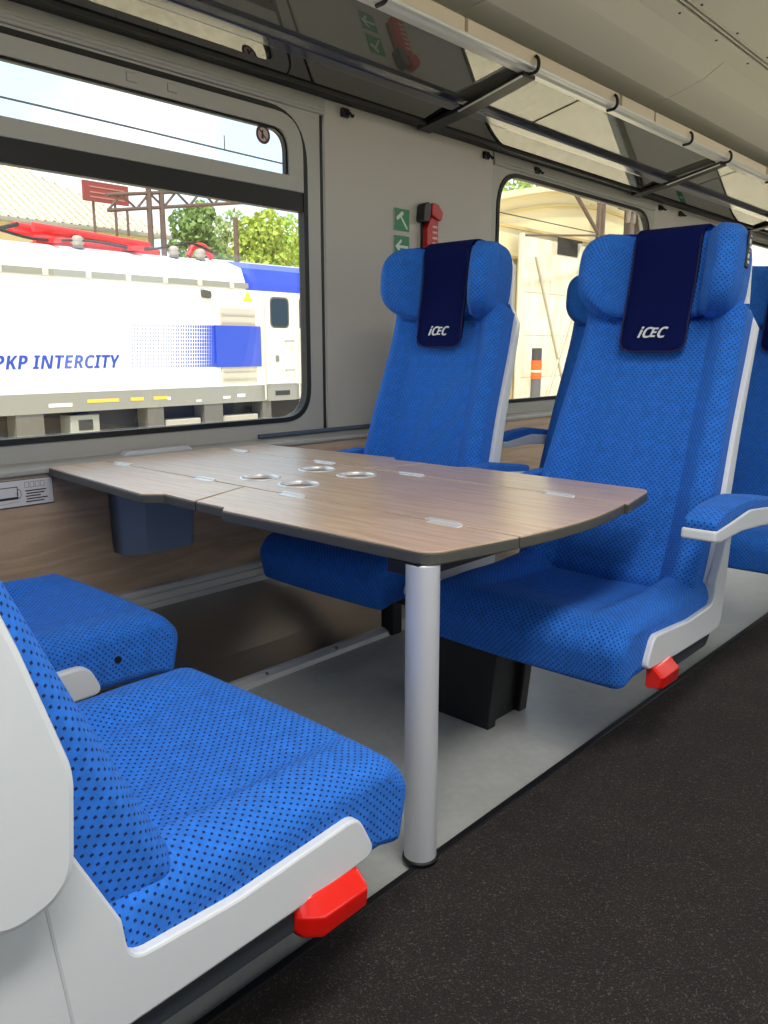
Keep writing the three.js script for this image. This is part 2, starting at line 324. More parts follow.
// ------------------------------------------------------------------ luggage rack
{
  const r = thing('luggage_rack', 'glass luggage rack with dark rails running above the windows', 'luggage rack', [0, 0, 0]);
  const z0 = ZF + 0.02, z1 = ZB - 0.02;
  obj('wall_profile', extZ([[WL + 0.004, 2.074], [-2.580, 2.070], [-2.556, 2.056], [-2.542, 2.058], [-2.540, 2.074], [-2.57, 2.082], [WL + 0.004, 2.10]], z0, z1), M.gasket, r);
  obj('gloss_strip', extZ([[-2.560, 2.068], [-2.365, 2.112], [-2.366, 2.118], [-2.561, 2.074]], z0, z1), M.darkGloss, r);
  obj('middle_rail', extZ(rounded([[-2.390, 2.086, 0.008], [-2.334, 2.097, 0.008], [-2.336, 2.138, 0.008], [-2.392, 2.127, 0.008]], 4), z0, z1), M.blueRail, r);
  for (const z of [0.5, -1.55, -3.6, -5.65, -7.7, -9.75]) obj('glass_shelf', extZ([[-2.35, 2.122], [-2.02, 2.192], [-2.02, 2.200], [-2.35, 2.130]], Math.max(z - 2.03, z0), Math.min(z, z1)), M.rackGlass, r);
  obj('front_rail', extZ(rounded([[-2.055, 2.176, 0.004], [-2.022, 2.178, 0.004], [-2.012, 2.188, 0.004], [-1.994, 2.190, 0.006], [-1.992, 2.204, 0.006], [-2.01, 2.21], [-2.055, 2.204]], 3), z0, z1), M.alu, r);
  for (const [a, b] of [[2.4, -0.1], [-0.14, -2.165], [-2.20, -2.62], [-2.64, -3.86], [-3.89, -4.25], [-4.27, -6.0], [-6.03, -8.0], [-8.03, -10.4]]) obj('front_lip', extZ([[-2.012, 2.206], [-1.998, 2.206], [-1.998, 2.250], [-2.004, 2.258], [-2.012, 2.258]], b, a, 0.001), M.beige, r);
  for (const z of [-0.9, -3.10, -5.30, -7.5]) {
    const arm = obj('bracket', [extZ(rounded([[-2.60, 2.044, 0.006], [-2.34, 2.086, 0.006], [-2.02, 2.160, 0.006], [-2.02, 2.176], [-2.34, 2.104], [-2.60, 2.064, 0.006]], 3), z - 0.045, z + 0.045, 0.002)], M.black, r);
    obj('bright_edge', box(-0.17, 0.17, -0.003, 0.003, -0.003, 0.003), M.alu, arm); const e = arm.children[0]; e.position.set(-2.19, 2.118, z + 0.049); e.rotation.z = Math.atan2(0.074, 0.32);
  }
  for (const z of [-0.9, -2.17, -3.10, -3.80, -4.70, -5.30, -6.1, -7.5]) obj('hook', tube([[-2.03, 2.172, z], [-1.99, 2.176, z], [-1.978, 2.19, z], [-1.980, 2.222, z], [-1.992, 2.236, z]], 0.0075, 16, 6), M.black, r);
}
function coatHook(z) {
  const t = thing('coat_hook', 'small black double coat hook under the luggage rack', 'hook', [WL + 0.012, 2.035, z], 0, 'coat hooks under the rack');
  obj('back_plate', box(-0.006, 0.012, -0.014, 0.022, -0.022, 0.022, 0.004), M.black, t);
  for (const s of [-1, 1]) obj('prong', tube([[0.01, 0.01, s * 0.016], [0.022, 0.0, s * 0.016], [0.030, -0.014, s * 0.016], [0.040, -0.008, s * 0.016]], 0.005, 12, 6), M.black, t);
}
for (const z of [-2.62, -3.66, -4.15, -5.80, -6.15]) coatHook(z);

// ------------------------------------------------------------------ carpet
{
  const c = thing('carpet_runner', 'dark brown speckled carpet along the aisle with black edging', 'carpet', [0, 0, 0]);
  obj('pile', box(-0.93, WR - 0.62, 0.0, 0.008, ZF + 0.01, ZB - 0.01), M.carpet, c);
  obj('edging', extZ(rounded([[-0.948, 0], [-0.922, 0], [-0.922, 0.0105, 0.004], [-0.940, 0.0105, 0.004]], 2), ZF + 0.01, ZB - 0.01), M.gasket, c);
}

// ------------------------------------------------------------------ table
{
  const Y1 = 0.667, Y0 = 0.640, zc = -1.60;
  const t = thing('folding_table', 'wood topped folding table on one round leg between facing seats', 'table', [0, 0, 0]);
  const ZN = -1.358, ZFar = -1.842, g = 0.0022;
  const arc = (x0, z0, x1, z1, bulge, n = 10) => Array.from({ length: n + 1 }, (_, i) => { const s = i / n; return [lerp(x0, x1, s) + bulge * 4 * s * (1 - s), lerp(z0, z1, s)]; });
  const circ = (x, z, r) => Array.from({ length: 32 }, (_, i) => [x + r * Math.cos(i / 16 * Math.PI), z + r * Math.sin(i / 16 * Math.PI)]);
  const cups = [[-1.866, -1.484], [-1.69, -1.484], [-1.866, -1.716], [-1.69, -1.716]];
  const leaf = (name, pts, holes = []) => { const p = obj(name, extY(inset(pts, 0.0018), Y1 - 0.004, Y1, 0.001, holes), M.tableWood, t); obj('edge_band', extY(pts, Y0, Y1 - 0.0035, 0.003, holes), M.edge, p); return p; };
  const flip = (pts) => pts.map(([x, z]) => [x, 2 * zc - z]).reverse();
  leaf('centre_leaf', [[-2.640, ZN - g], ...arc(-0.872, ZN - g, -0.880, ZFar + g, 0.022), [-2.640, ZFar + g]].reverse(), cups.map(([x, z]) => circ(x, z, 0.0515)));
  const nearL = rounded([[-2.548, ZN + g], [-1.778, ZN + g], [-1.694, -1.137], [-1.836, -1.141, 0.01], [-1.880, -1.098, 0.01], [-2.548, -1.158, 0.012]], 4);
  const nearR = rounded([[-1.772, ZN + g], [-0.872, ZN + g], [-0.918, -1.125, 0.055], [-1.545, -1.112, 0.006], [-1.572, -1.137, 0.004], [-1.688, -1.137]], 8);
  leaf('window_flap', nearL); leaf('aisle_flap', nearR); leaf('window_flap', flip(nearL)); leaf('aisle_flap', flip(nearR));
  for (const z of [ZN, ZFar]) for (const x of [-2.43, -1.965, -1.578, -1.07]) {
    const h = obj('hinge', [box(x - 0.055, x + 0.03, Y1 - 0.002, Y1 + 0.002, z - 0.022, z - 0.004, 0.001), box(x - 0.03, x + 0.055, Y1 - 0.002, Y1 + 0.002, z + 0.004, z + 0.022, 0.001)], M.bright, t);
    const k = rod([x - 0.05, Y1 + 0.001, z], [x + 0.05, Y1 + 0.001, z], 0.004, 8); obj('pin', k, M.alu, h);
  }
  for (const [x, z] of cups) {
    const prof = [[0.049, -0.010], [0.0505, 0.001], [0.054, 0.003], [0.060, 0.0025], [0.0625, 0.0004], [0.060, 0.0], [0.052, 0.0], [0.051, -0.010]];
    const cup = new THREE.LatheGeometry(prof.map(([r, y]) => new THREE.Vector2(r, y)), 40); cup.translate(x, Y1, z); const cr = obj('cup_ring', cup, M.bright, t); const well = new THREE.LatheGeometry([[0, -0.011], [0.046, -0.011], [0.0505, -0.006], [0.051, -0.012], [0.046, -0.016], [0, -0.016]].map(([r, y]) => new THREE.Vector2(r, y)), 32); well.translate(x, Y1, z); obj('cup_well', well, std(0x9d8f83, 0.5), cr);
  }
  const leg = new THREE.LatheGeometry([[0, 0.012], [0.0325, 0.012], [0.0335, 0.016], [0.0335, 0.638], [0, 0.638]].map(([r, y]) => new THREE.Vector2(r, y)), 40); leg.translate(-0.948, 0, -1.142); const L = obj('leg', leg, M.satin, t);
  const ft = new THREE.LatheGeometry([[0, 0.0108], [0.037, 0.0108], [0.0365, 0.016], [0.0335, 0.020], [0, 0.020]].map(([r, y]) => new THREE.Vector2(r, y)), 32); ft.translate(-0.948, 0, -1.142); obj('foot', ft, M.gasket, L);
  obj('end_plate', extX(rounded([[-1.755, 0.668, 0.004], [-1.455, 0.668, 0.004], [-1.48, 0.683, 0.008], [-1.73, 0.683, 0.008]], 4), -2.642, -2.60, 0.002), M.satin, t);
  obj('under_frame', [box(-2.6, -0.98, 0.600, 0.640, -1.43, -1.40), box(-2.6, -0.98, 0.600, 0.640, -1.80, -1.77), box(-1.02, -0.94, 0.615, 0.640, -1.80, -1.12)], M.black, t);
}
{ // waste bin under the table end
  const b = thing('waste_bin', 'blue grey waste bin on the wood wall under the table', 'bin', [-2.56, 0.338, -1.54]);
  const loop = (y, s) => rounded([[0.003, -0.13 * s], [0.075 * s, -0.13 * s, 0.03], [0.115 * s, -0.09 * s, 0.012], [0.115 * s, 0.10 * s, 0.012], [0.075 * s, 0.175 * s, 0.02], [0.003, 0.175 * s]], 4).map(([x, z]) => [x, y, z]);
  obj('body', loft([loop(0, 0.93), loop(0.02, 0.96), loop(0.252, 1)]), M.bin, b);
}
// ------------------------------------------------------------------ seats
// the back follows a curved spine: h runs up along it, d stands forward of it
const SPINE = new THREE.CatmullRomCurve3([[0.36, -0.185], [0.50, -0.245], [0.65, -0.305], [0.80, -0.362], [0.95, -0.424], [1.10, -0.480], [1.25, -0.520], [1.42, -0.550]].map(([y, z]) => V3(0, y, z)), false, 'centripetal'), SL = SPINE.getLength();
const back = (x, h, d) => { const u = clamp(h / SL), p = SPINE.getPointAt(u), t = SPINE.getTangentAt(u), e = h - u * SL; return [x, p.y + t.y * e - t.z * d, p.z + t.z * e + t.y * d]; };
const leanAt = (h) => { const t = SPINE.getTangentAt(clamp(h / SL)); return Math.atan2(-t.z, t.y); };
function cushionGeometry() {
  const prof = rounded([[-0.27, 0.262, 0.02], [0.235, 0.248, 0.03], [0.288, 0.232, 0.028], [0.312, 0.345, 0.06], [0.262, 0.402, 0.05], [0.12, 0.386, 0.12], [-0.27, 0.366, 0.03]], 7);
  const dense = []; for (let i = 0; i < prof.length; i++) { const a = prof[i], b = prof[(i + 1) % prof.length], l = Math.hypot(b[0] - a[0], b[1] - a[1]), n = Math.max(1, Math.ceil(l / 0.03)); for (let k = 0; k < n; k++) dense.push([lerp(a[0], b[0], k / n), lerp(a[1], b[1], k / n)]); }
  const hw = 0.300, r = 0.034, xs = [];
  for (let k = 0; k <= 6; k++) xs.push(-hw + r * (1 - Math.cos(k / 6 * Math.PI / 2)));
  for (let k = 1; k < 34; k++) xs.push(lerp(-hw + r, hw - r, k / 34));
  for (let k = 6; k >= 0; k--) xs.push(hw - r * (1 - Math.cos(k / 6 * Math.PI / 2)));
  return loft(xs.map((x) => {
    const e = hw - Math.abs(x), ins = e < r ? r - Math.sqrt(Math.max(0, r * r - (r - e) * (r - e))) : 0;
    return inset(dense, ins * 0.8).map(([z, y]) => {
      const top = step(0.33, 0.375, y), ax = Math.abs(x);
      const bol = lerp(0.054, 0.026, step(-0.22, 0.08, z)) * step(0.155, 0.215, ax) * (1 - step(0.10, 0.26, z)) * (1 - 0.4 * step(0.24, 0.29, ax));
      const seam = -0.007 * Math.exp(-Math.pow((ax - 0.165) / 0.007, 2)) * (1 - step(0.22, 0.3, z));
      const dish = -0.012 * (1 - step(0, 0.16, ax)) * Math.exp(-Math.pow((z + 0.02) / 0.14, 2));
      const bow = 0.012 * (1 - (x / hw) * (x / hw)) * step(0.2, 0.3, z);
      return [x, y + top * (bol + seam + dish), z + bow];
    });
  }), { swap: true });
}
function backrestGeometry() {
  const H = 0.90, loops = [], nT = 30;
  for (let i = 0; i <= nT; i++) {
    const h = -0.02 + H * i / nT, s = i / nT, hw = lerp(0.284, 0.254, step(0.1, 1, s)), bol = lerp(0.092, 0.066, s);
    const sec = rounded([[hw - 0.01, -0.055, 0.01], [hw, bol - 0.030, 0.03], [hw * 0.84, bol, 0.035], [hw * 0.60, 0.024, 0.008], [-hw * 0.60, 0.024, 0.008], [-hw * 0.84, bol, 0.035], [-hw, bol - 0.030, 0.03], [-hw + 0.01, -0.055, 0.01]], 6);
    const e = Math.min(i, nT - i) * H / nT, r = 0.03, ins = e < r ? r - Math.sqrt(Math.max(0, r * r - (r - e) * (r - e))) : 0;
    loops.push(inset(sec, ins).map(([x, d]) => back(x, h, d)));
  }
  // widen the point spacing across the middle so that the skin is even
  return loft(loops.map((L) => { const out = []; for (let i = 0; i < L.length; i++) { const a = L[i], b = L[(i + 1) % L.length], l = Math.abs(a[0] - b[0]) > 0.12 ? 6 : 1; for (let k = 0; k < l; k++) out.push(a.map((v, q) => lerp(v, b[q], k / l))); } return out; }));
}
function headrestGeometry() {
  const h0 = 0.820, h1 = 1.092, nT = 26, loops = [];
  for (let i = 0; i <= nT; i++) {
    const s = i / nT, v = 2 * s - 1, k = Math.sqrt(Math.max(0, 1 - Math.pow(Math.abs(v), 3.2))), c = Math.pow(Math.max(0, 1 - Math.pow(Math.abs(v), 10)), 0.5);
    const hw = lerp(0.180, 0.240, k) + 0.004 * s, wing = lerp(0.06, 0.190, k), cen = lerp(0.02, 0.055, c), bk = lerp(-0.03, -0.060, c);
    const sec = rounded([[hw - 0.03, bk, 0.02], [hw + 0.004, wing * 0.42, 0.04], [hw + 0.002, wing - 0.032, 0.04], [hw - 0.038, wing, 0.04], [0.150, wing - 0.062 * k, 0.05], [0.116, cen + 0.002, 0.010], [0.0, cen, 0.05], [-0.116, cen + 0.002, 0.010], [-0.150, wing - 0.062 * k, 0.05], [-hw + 0.038, wing, 0.04], [-hw - 0.002, wing - 0.032, 0.04], [-hw - 0.004, wing * 0.42, 0.04], [-hw + 0.03, bk, 0.02]], 6);
    loops.push(sec.map(([x, d]) => back(x, lerp(h0, h1, s), d)));
  }
  return loft(loops);
}
function coverGeometry(offset = 0, grow = 0) {
  const path = [[0.97, -0.070], [1.066, -0.068], [1.100, -0.045], [1.107, 0.0], [1.099, 0.045], [1.072, 0.066], [0.96, 0.066], [0.845, 0.068], [0.81, 0.064], [0.708, 0.056]];
  const c = new THREE.CatmullRomCurve3(path.map(([h, d]) => V3(h, d, 0)), false, 'centripetal'), n = 60, P = c.getSpacedPoints(n), L = c.getLength(), loops = [];
  for (let i = 0; i <= n; i++) {
    const p = P[i], q = P[Math.min(n, i + 1)], o = P[Math.max(0, i - 1)], tx = q.x - o.x, ty = q.y - o.y, l = Math.hypot(tx, ty), nx = ty / l, ny = -tx / l;
    const e = L * (1 - i / n), R = 0.035, cut = e < R ? R - Math.sqrt(Math.max(0, R * R - (R - e) * (R - e))) : 0, w = 0.102 + grow - cut + 0.006 * (1 - i / n), th = 0.004;
    const put = (x, k) => back(x, p.x + nx * (k + offset), p.y + ny * (k + offset));
    loops.push([put(-w, -th), put(-w * 0.5, -th), put(0, -th), put(w * 0.5, -th), put(w, -th), put(w, th), put(w * 0.5, th), put(0, th), put(-w * 0.5, th), put(-w, th)]);
  }
  return loft(loops);
}
// white and red shell pieces; profiles in (z, y)
const zyOf = (h, d) => { const p = back(0, h, d); return [p[2], p[1]]; };
const sideProfile = rounded([[0.165, 0.352, 0.035], [0.205, 0.272, 0.02], [0.02, 0.262], [-0.22, 0.258, 0.10], [-0.285, 0.262, 0.09], [...zyOf(0.05, -0.10), 0.08], [...zyOf(0.22, -0.050), 0.01], [...zyOf(0.22, -0.024), 0.01], [...zyOf(0.05, -0.018), 0.03], [-0.215, 0.342, 0.03], [-0.06, 0.336, 0.2]], 6);
const G = { cushion: cushionGeometry(), backrest: backrestGeometry(), headrest: headrestGeometry(), cover: coverGeometry() };
{
  const leftHem = (s) => tube(Array.from({ length: 14 }, (_, i) => back(s * 0.103, lerp(1.067, 0.738, i / 13), i < 12 ? 0.072 : 0.066)), 0.003, 28, 5);
  G.hem = merge([leftHem(1), leftHem(-1), tube([back(0.103, 0.738, 0.063), back(0.096, 0.716, 0.062), back(0.072, 0.706, 0.061), back(0, 0.704, 0.061), back(-0.072, 0.706, 0.061), back(-0.096, 0.716, 0.062), back(-0.103, 0.738, 0.063)], 0.003, 24, 5)]);
  const letters = (str, size, x, y) => { const g = new TextGeometry(str, { font, size, depth: 0.0012, curveSegments: 4, bevelEnabled: false }); g.applyMatrix4(new THREE.Matrix4().makeShear(0, 0, 0.28, 0, 0, 0)); g.translate(x, y, 0); return g; };
  const logo = merge([letters('i', 0.034, -0.052, 0), letters('C', 0.034, -0.039, 0), letters('E', 0.030, -0.014, 0.002), letters('C', 0.034, 0.008, 0)]);
  logo.rotateX(-leanAt(0.755)); const p = back(0, 0.748, 0.0665); logo.translate(p[0], p[1], p[2]); G.logo = logo;
  G.side = [extX(sideProfile, 0.287, 0.315, 0.004), extX(sideProfile, -0.315, -0.287, 0.004)];
  const short = rounded([[0.050, 0.340, 0.05], [0.085, 0.262, 0.02], [-0.22, 0.258, 0.10], [-0.285, 0.262, 0.09], [...zyOf(0.05, -0.10), 0.08], [...zyOf(0.22, -0.050), 0.01], [...zyOf(0.22, -0.024), 0.01], [...zyOf(0.05, -0.018), 0.03], [-0.215, 0.338, 0.03]], 6);
  G.sideShort = [extX(short, 0.287, 0.317, 0.006), extX(short, -0.317, -0.287, 0.006)];
  const rail = rounded([[0.06, 0.222, 0.008], [0.06, 0.264], [-0.24, 0.264], [-0.21, 0.222, 0.03]], 3);
  G.rail = [extX(rail, 0.288, 0.306, 0.002), extX(rail, -0.306, -0.288, 0.002)];
  const backLoop = (h, w, f = 0.0) => rounded([[w - 0.022, f + 0.004, 0.006], [w, f, 0.006], [w, -0.075, 0.02], [w * 0.72, -0.118, 0.06], [-w * 0.72, -0.118, 0.06], [-w, -0.075, 0.02], [-w, f, 0.006], [-w + 0.022, f + 0.004, 0.006]], 5).map(([x, d]) => back(x, h, d));
  const hwAt = (h) => lerp(0.284, 0.254, step(0.1, 1, (h + 0.02) / 0.90)) + 0.006, shellLoops = [backLoop(-0.06, 0.27, -0.05), backLoop(-0.03, 0.29, -0.03)];
  for (let k = 0; k <= 16; k++) { const h = 0.02 + 0.80 * k / 16; shellLoops.push(backLoop(h, hwAt(h), lerp(-0.024, -0.046, k / 16) + 0.012 * Math.sin(Math.PI * clamp(k / 14)))); }
  shellLoops.push(backLoop(0.88, 0.222, -0.052), backLoop(1.02, 0.208, -0.058), backLoop(1.06, 0.19, -0.06)); G.shell = loft(shellLoops);
  // red seat lever: a wedge with a sloping nose
  const lv = (s) => loft([[0.040, 0.55, 0], [0.046, 0.9, 0.4], [0.068, 1, 1], [0.154, 0.92, 1], [0.162, 0.8, 0.75]].map(([z, k, o]) => rounded([[0, 0.232 - 0.030 * k, 0.006], [0.012 + 0.030 * o, 0.232 - 0.024 * k, 0.008], [0.012 + 0.034 * o, 0.232 + 0.012 * k, 0.008], [0.008 + 0.012 * o, 0.232 + 0.034 * k, 0.006], [0, 0.232 + 0.036 * k, 0.004]], 3).map(([x, y]) => [s * (0.297 + x), y + 0.006, z])));
  G.lever = [lv(1), lv(-1)];
  const pad = rounded([[0.125, 0.612, 0.018], [0.128, 0.642, 0.022], [0.06, 0.664, 0.15], [-0.10, 0.672, 0.2], [-0.33, 0.640, 0.03], [-0.33, 0.610, 0.02], [-0.10, 0.636, 0.2], [0.03, 0.622, 0.1]], 5);
  const body = rounded([[0.132, 0.592, 0.008], [0.130, 0.618, 0.008], [0.03, 0.626, 0.1], [-0.10, 0.640, 0.2], [-0.36, 0.615, 0.02], [-0.38, 0.555, 0.03], [-0.22, 0.578, 0.15], [-0.05, 0.590, 0.15], [0.09, 0.586, 0.02]], 5);
  G.arm = (w) => ({ pad: extX(pad, -w / 2 + 0.002, w / 2 - 0.002, 0.008), body: extX(body, -w / 2, w / 2, 0.005) });
}
const raised = rounded([[-0.318, 0.76, 0.12], [-0.276, 0.62, 0.10], [-0.286, 0.49, 0.06], [-0.37, 0.470, 0.06], [-0.46, 0.60, 0.10], [-0.57, 1.02, 0.05], [-0.42, 1.05, 0.05]], 8), raisedPad = rounded([[-0.42, 0.62, 0.02], [-0.47, 0.62, 0.02], [-0.585, 1.02, 0.02], [-0.53, 1.03, 0.02]], 4);
function seat(o) {
  const t = thing('train_seat', o.label, 'seat', [o.x, 0, o.z], o.turn || 0, 'blue train seats');
  obj('seat_cushion', G.cushion, M.cloth, t); obj('backrest', G.backrest, M.cloth, t);
  obj('back_shell', G.shell, M.white, t);
  const hr = obj('headrest', G.headrest, M.cloth, t);
  const cov = obj('headrest_cover', G.cover, M.navy, t); cov.userData.label = 'dark navy headrest cover with white logo';
  obj('hem', G.hem, M.navyHem, cov); obj('logo', G.logo, M.white, cov);
  [0, 1].forEach((i) => { const s = obj('side_panel', o.button ? G.sideShort[i] : G.side[i], M.white, t); obj('slide_rail', G.rail[i], M.slot, s); });
  if (o.rear) for (const sx of [-1, 1]) obj('rear_panel', extX(rounded([[-0.20, 0.262, 0.01], [-0.40, 0.266, 0.06], [...zyOf(0.16, -0.20), 0.06], zyOf(0.45, -0.13), [...zyOf(0.62, -0.10), 0.02], [...zyOf(0.62, -0.045), 0.02], zyOf(0.3, -0.02), [...zyOf(0.02, -0.03), 0.02]], 5), sx > 0 ? 0.284 : -0.313, sx > 0 ? 0.313 : -0.284, 0.005), M.white, t);
  if (o.recline) for (const m of t.children) if (/back|head/.test(m.name)) { const c = Math.cos(o.recline), q = Math.sin(o.recline), py = 0.36, pz = -0.185; m.rotation.x = o.recline; m.position.set(0, py - (py * c - pz * q), pz - (py * q + pz * c)); }
  if (o.lever !== undefined) { const l = obj('release_lever', G.lever[o.lever], M.red, t); l.userData.label = 'glossy red release lever'; }
  for (const a of o.arms || []) {
    const g = G.arm(a.w), b = obj('armrest', g.body, M.white, t); b.position.set(a.x, a.w > 0.07 || a.up ? 0 : -0.016, a.back || 0);
    if (a.up) { b.geometry = extX(raised, -a.w / 2, a.w / 2, 0.008); g.pad = extX(raisedPad, -a.w / 2 + 0.006, a.w / 2 - 0.006, 0.006); }
    obj('arm_pad', g.pad, M.cloth, b);
  }
  if (o.plinth) {
    const [px, pz] = o.plinth, tap = (z0, z1) => extZ([[px - 0.10, 0], [px + 0.10, 0], [px + 0.125, 0.25], [px - 0.125, 0.25]], pz + z0, pz + z1, 0.004);
    obj('plinth', [tap(0.06, 0.10), tap(-0.10, -0.06), extZ([[px - 0.08, 0], [px + 0.08, 0], [px + 0.105, 0.25], [px - 0.105, 0.25]], pz - 0.07, pz + 0.07)], M.black, t);
  } else obj('wall_bracket', [box(o.wallSide * 0.30 - 0.30, o.wallSide * 0.30 + 0.30, 0.18, 0.262, -0.12, -0.04, 0.01), box(-0.25, 0.25, 0.20, 0.262, 0.05, 0.11, 0.01), box(-0.03, 0.03, 0.0, 0.19, -0.11, -0.05, 0.01)], M.black, t);
  if (o.button) obj('button', rod([-0.292, 0.325, 0.13], [-0.303, 0.325, 0.13], 0.009, 12), M.black, t);
  if (o.tag) {
    const tg = obj('number_tag', box(-0.004, 0.004, -0.05, 0.05, -0.013, 0.013, 0.003), M.black, hr); const p = back(0.246, 1.005, 0.085); tg.position.set(...p); tg.rotation.x = -leanAt(1.0);
    const marks = []; for (const [y, h, z] of [[0.038, 0.002, 0], [0.022, 0.012, 0.003], [0.008, 0.006, -0.003], [-0.004, 0.0015, 0], [-0.018, 0.012, 0.002], [-0.034, 0.008, -0.002]]) marks.push(box(0.0035, 0.0046, y - h / 2, y + h / 2, z - 0.006, z + 0.006)); obj('tag_print', marks, M.white, tg);
  }
  return t;
}
const A = (x, w = 0.05, up = 0, back = 0) => ({ x, w, up, back });
seat({ label: 'blue aisle seat facing the table, with lowered outer armrest and number tag', x: -1.085, z: -1.985, lever: 0, arms: [A(0.375, 0.085, 0, -0.03), A(-0.305, 0.05, 0, -0.20)], plinth: [-0.20, 0.17], tag: true });
seat({ label: 'blue window seat facing the table, in front of the red emergency hammer', x: -1.91, z: -2.04, recline: 0.09, arms: [A(0.305, 0.05, 0, -0.15), A(-0.325, 0.06, 0, -0.15)], wallSide: -1 });
seat({ label: 'blue aisle seat across the table, white shell beside the carpet, headrest not shown', x: -1.080, z: -0.612, turn: Math.PI, lever: 1, rear: true, arms: [A(-0.333, 0.03, 1), A(0.333, 0.03, 1)], plinth: [0.17, 0.1] });
seat({ label: 'blue window seat across the table, under the wall sticker', x: -1.965, z: -0.755, turn: Math.PI, button: true, arms: [A(-0.333, 0.03, 1), A(0.333, 0.03, 1)], wallSide: 1 });
seat({ label: 'blue aisle seat in the row behind the seats facing the table', x: -1.085, z: -3.30, lever: 0, arms: [A(0.368, 0.085), A(-0.305)], plinth: [-0.20, 0.17] });
seat({ label: 'blue window seat in the row behind, under the second window', x: -1.89, z: -3.385, recline: 0.09, arms: [A(0.305), A(-0.325, 0.06)], wallSide: -1 });

// ------------------------------------------------------------------ signs and fittings on the wall
function plate(name, label, pos, w, h, draw, px = 256, turn = Math.PI / 2, r = 0.004) {
  const t = thing(name, label, 'sign', pos, turn);
  obj('backing', extZ(rounded([[-w / 2, -h / 2, r], [w / 2, -h / 2, r], [w / 2, h / 2, r], [-w / 2, h / 2, r]], 4), -0.0015, 0.0015), M.white, t);
  const p = new THREE.PlaneGeometry(w * 0.995, h * 0.995); p.translate(0, 0, 0.0022);
  obj('print', p, std(0xffffff, 0.5, { map: canvasTex(px, Math.round(px * h / w), draw) }), t); return t;
}
const green = '#1f7a4c', pale = '#c9d2cc';
plate('safety_sign', 'square green hammer pictogram sign on the wall panel', [WL + 0.007, 1.645, -3.0], 0.108, 0.10, (c, w, h) => {
  c.fillStyle = green; c.fillRect(0, 0, w, h); c.strokeStyle = pale; c.lineCap = 'round'; c.lineWidth = w * 0.09; c.beginPath(); c.moveTo(w * 0.42, h * 0.34); c.lineTo(w * 0.84, h * 0.86); c.stroke();
  c.lineWidth = w * 0.16; c.beginPath(); c.moveTo(w * 0.22, h * 0.44); c.lineTo(w * 0.52, h * 0.2); c.stroke();
});
plate('safety_sign', 'square green sign with a white arrow below the hammer pictogram', [WL + 0.007, 1.523, -3.0], 0.108, 0.10, (c, w, h) => {
  c.fillStyle = green; c.fillRect(0, 0, w, h); c.strokeStyle = pale; c.lineWidth = w * 0.12; c.beginPath(); c.moveTo(w * 0.94, h * 0.5); c.lineTo(w * 0.22, h * 0.5); c.stroke(); c.beginPath(); c.moveTo(w * 0.48, h * 0.2); c.lineTo(w * 0.16, h * 0.5); c.lineTo(w * 0.48, h * 0.8); c.stroke();
});
plate('safety_sign', 'small green sign on the wall panel past the second window', [WL + 0.007, 1.90, -6.3], 0.11, 0.10, (c, w, h) => { c.fillStyle = green; c.fillRect(0, 0, w, h); c.fillStyle = pale; c.fillRect(w * 0.2, h * 0.4, w * 0.6, h * 0.16); });
plate('table_notice', 'white table diagram sticker with black border on the wood panel', [-2.557, 0.592, -1.02], 0.31, 0.088, (c, w, h) => {
  c.fillStyle = '#d6d6d8'; c.fillRect(0, 0, w, h); c.strokeStyle = '#1c1c22'; c.lineWidth = 8; c.strokeRect(4, 4, w - 8, h - 8);
  c.lineWidth = 9; c.strokeRect(w * 0.32, h * 0.26, w * 0.30, h * 0.42); c.fillStyle = '#1c1c22'; c.fillRect(w * 0.30, h * 0.62, w * 0.32, h * 0.09); c.lineWidth = 6; c.beginPath(); c.ellipse(w * 0.635, h * 0.52, w * 0.02, h * 0.16, 0, 0, 7); c.stroke();
  c.beginPath(); c.arc(w * 0.38, h * 0.86, h * 0.045, 0, 7); c.fill(); c.lineWidth = 2; c.beginPath(); c.moveTo(w * 0.40, h * 0.86); c.lineTo(w * 0.63, h * 0.8); c.stroke();
  c.lineWidth = 3; for (let k = 0; k < 4; k++) c.strokeRect(w * (0.70 + 0.055 * k), h * 0.12, w * 0.04, h * 0.2);
  for (let k = 0; k < 5; k++) c.fillRect(w * (0.70 + 0.01 * (k % 2)), h * (0.42 + 0.1 * k), w * (0.22 - 0.03 * (k % 3)), h * 0.045);
}, 1024);
{ // round notice on the upper pane
  const t = thing('window_sticker', 'small round dark prohibition sticker on the hopper pane', 'sticker', [WL - 0.0155, 1.880, -2.19], Math.PI / 2);
  const d = new THREE.CylinderGeometry(0.036, 0.036, 0.001, 40); d.rotateX(Math.PI / 2); obj('disc', d, std(0x4a2a24, 0.6), t);
  const p = new THREE.CircleGeometry(0.0355, 40); p.translate(0, 0, 0.0008);
  obj('print', p, std(0xffffff, 0.6, { map: canvasTex(128, 128, (c) => { c.fillStyle = '#b6a8a4'; c.fillRect(0, 0, 128, 128); c.strokeStyle = '#5a2a24'; c.lineWidth = 16; c.beginPath(); c.arc(64, 64, 54, 0, 7); c.stroke(); c.fillStyle = '#241a1c'; c.beginPath(); c.arc(58, 44, 9, 0, 7); c.fill(); c.fillRect(48, 54, 20, 38); c.lineWidth = 10; c.beginPath(); c.moveTo(26, 30); c.lineTo(102, 100); c.stroke(); }) }), t);
}
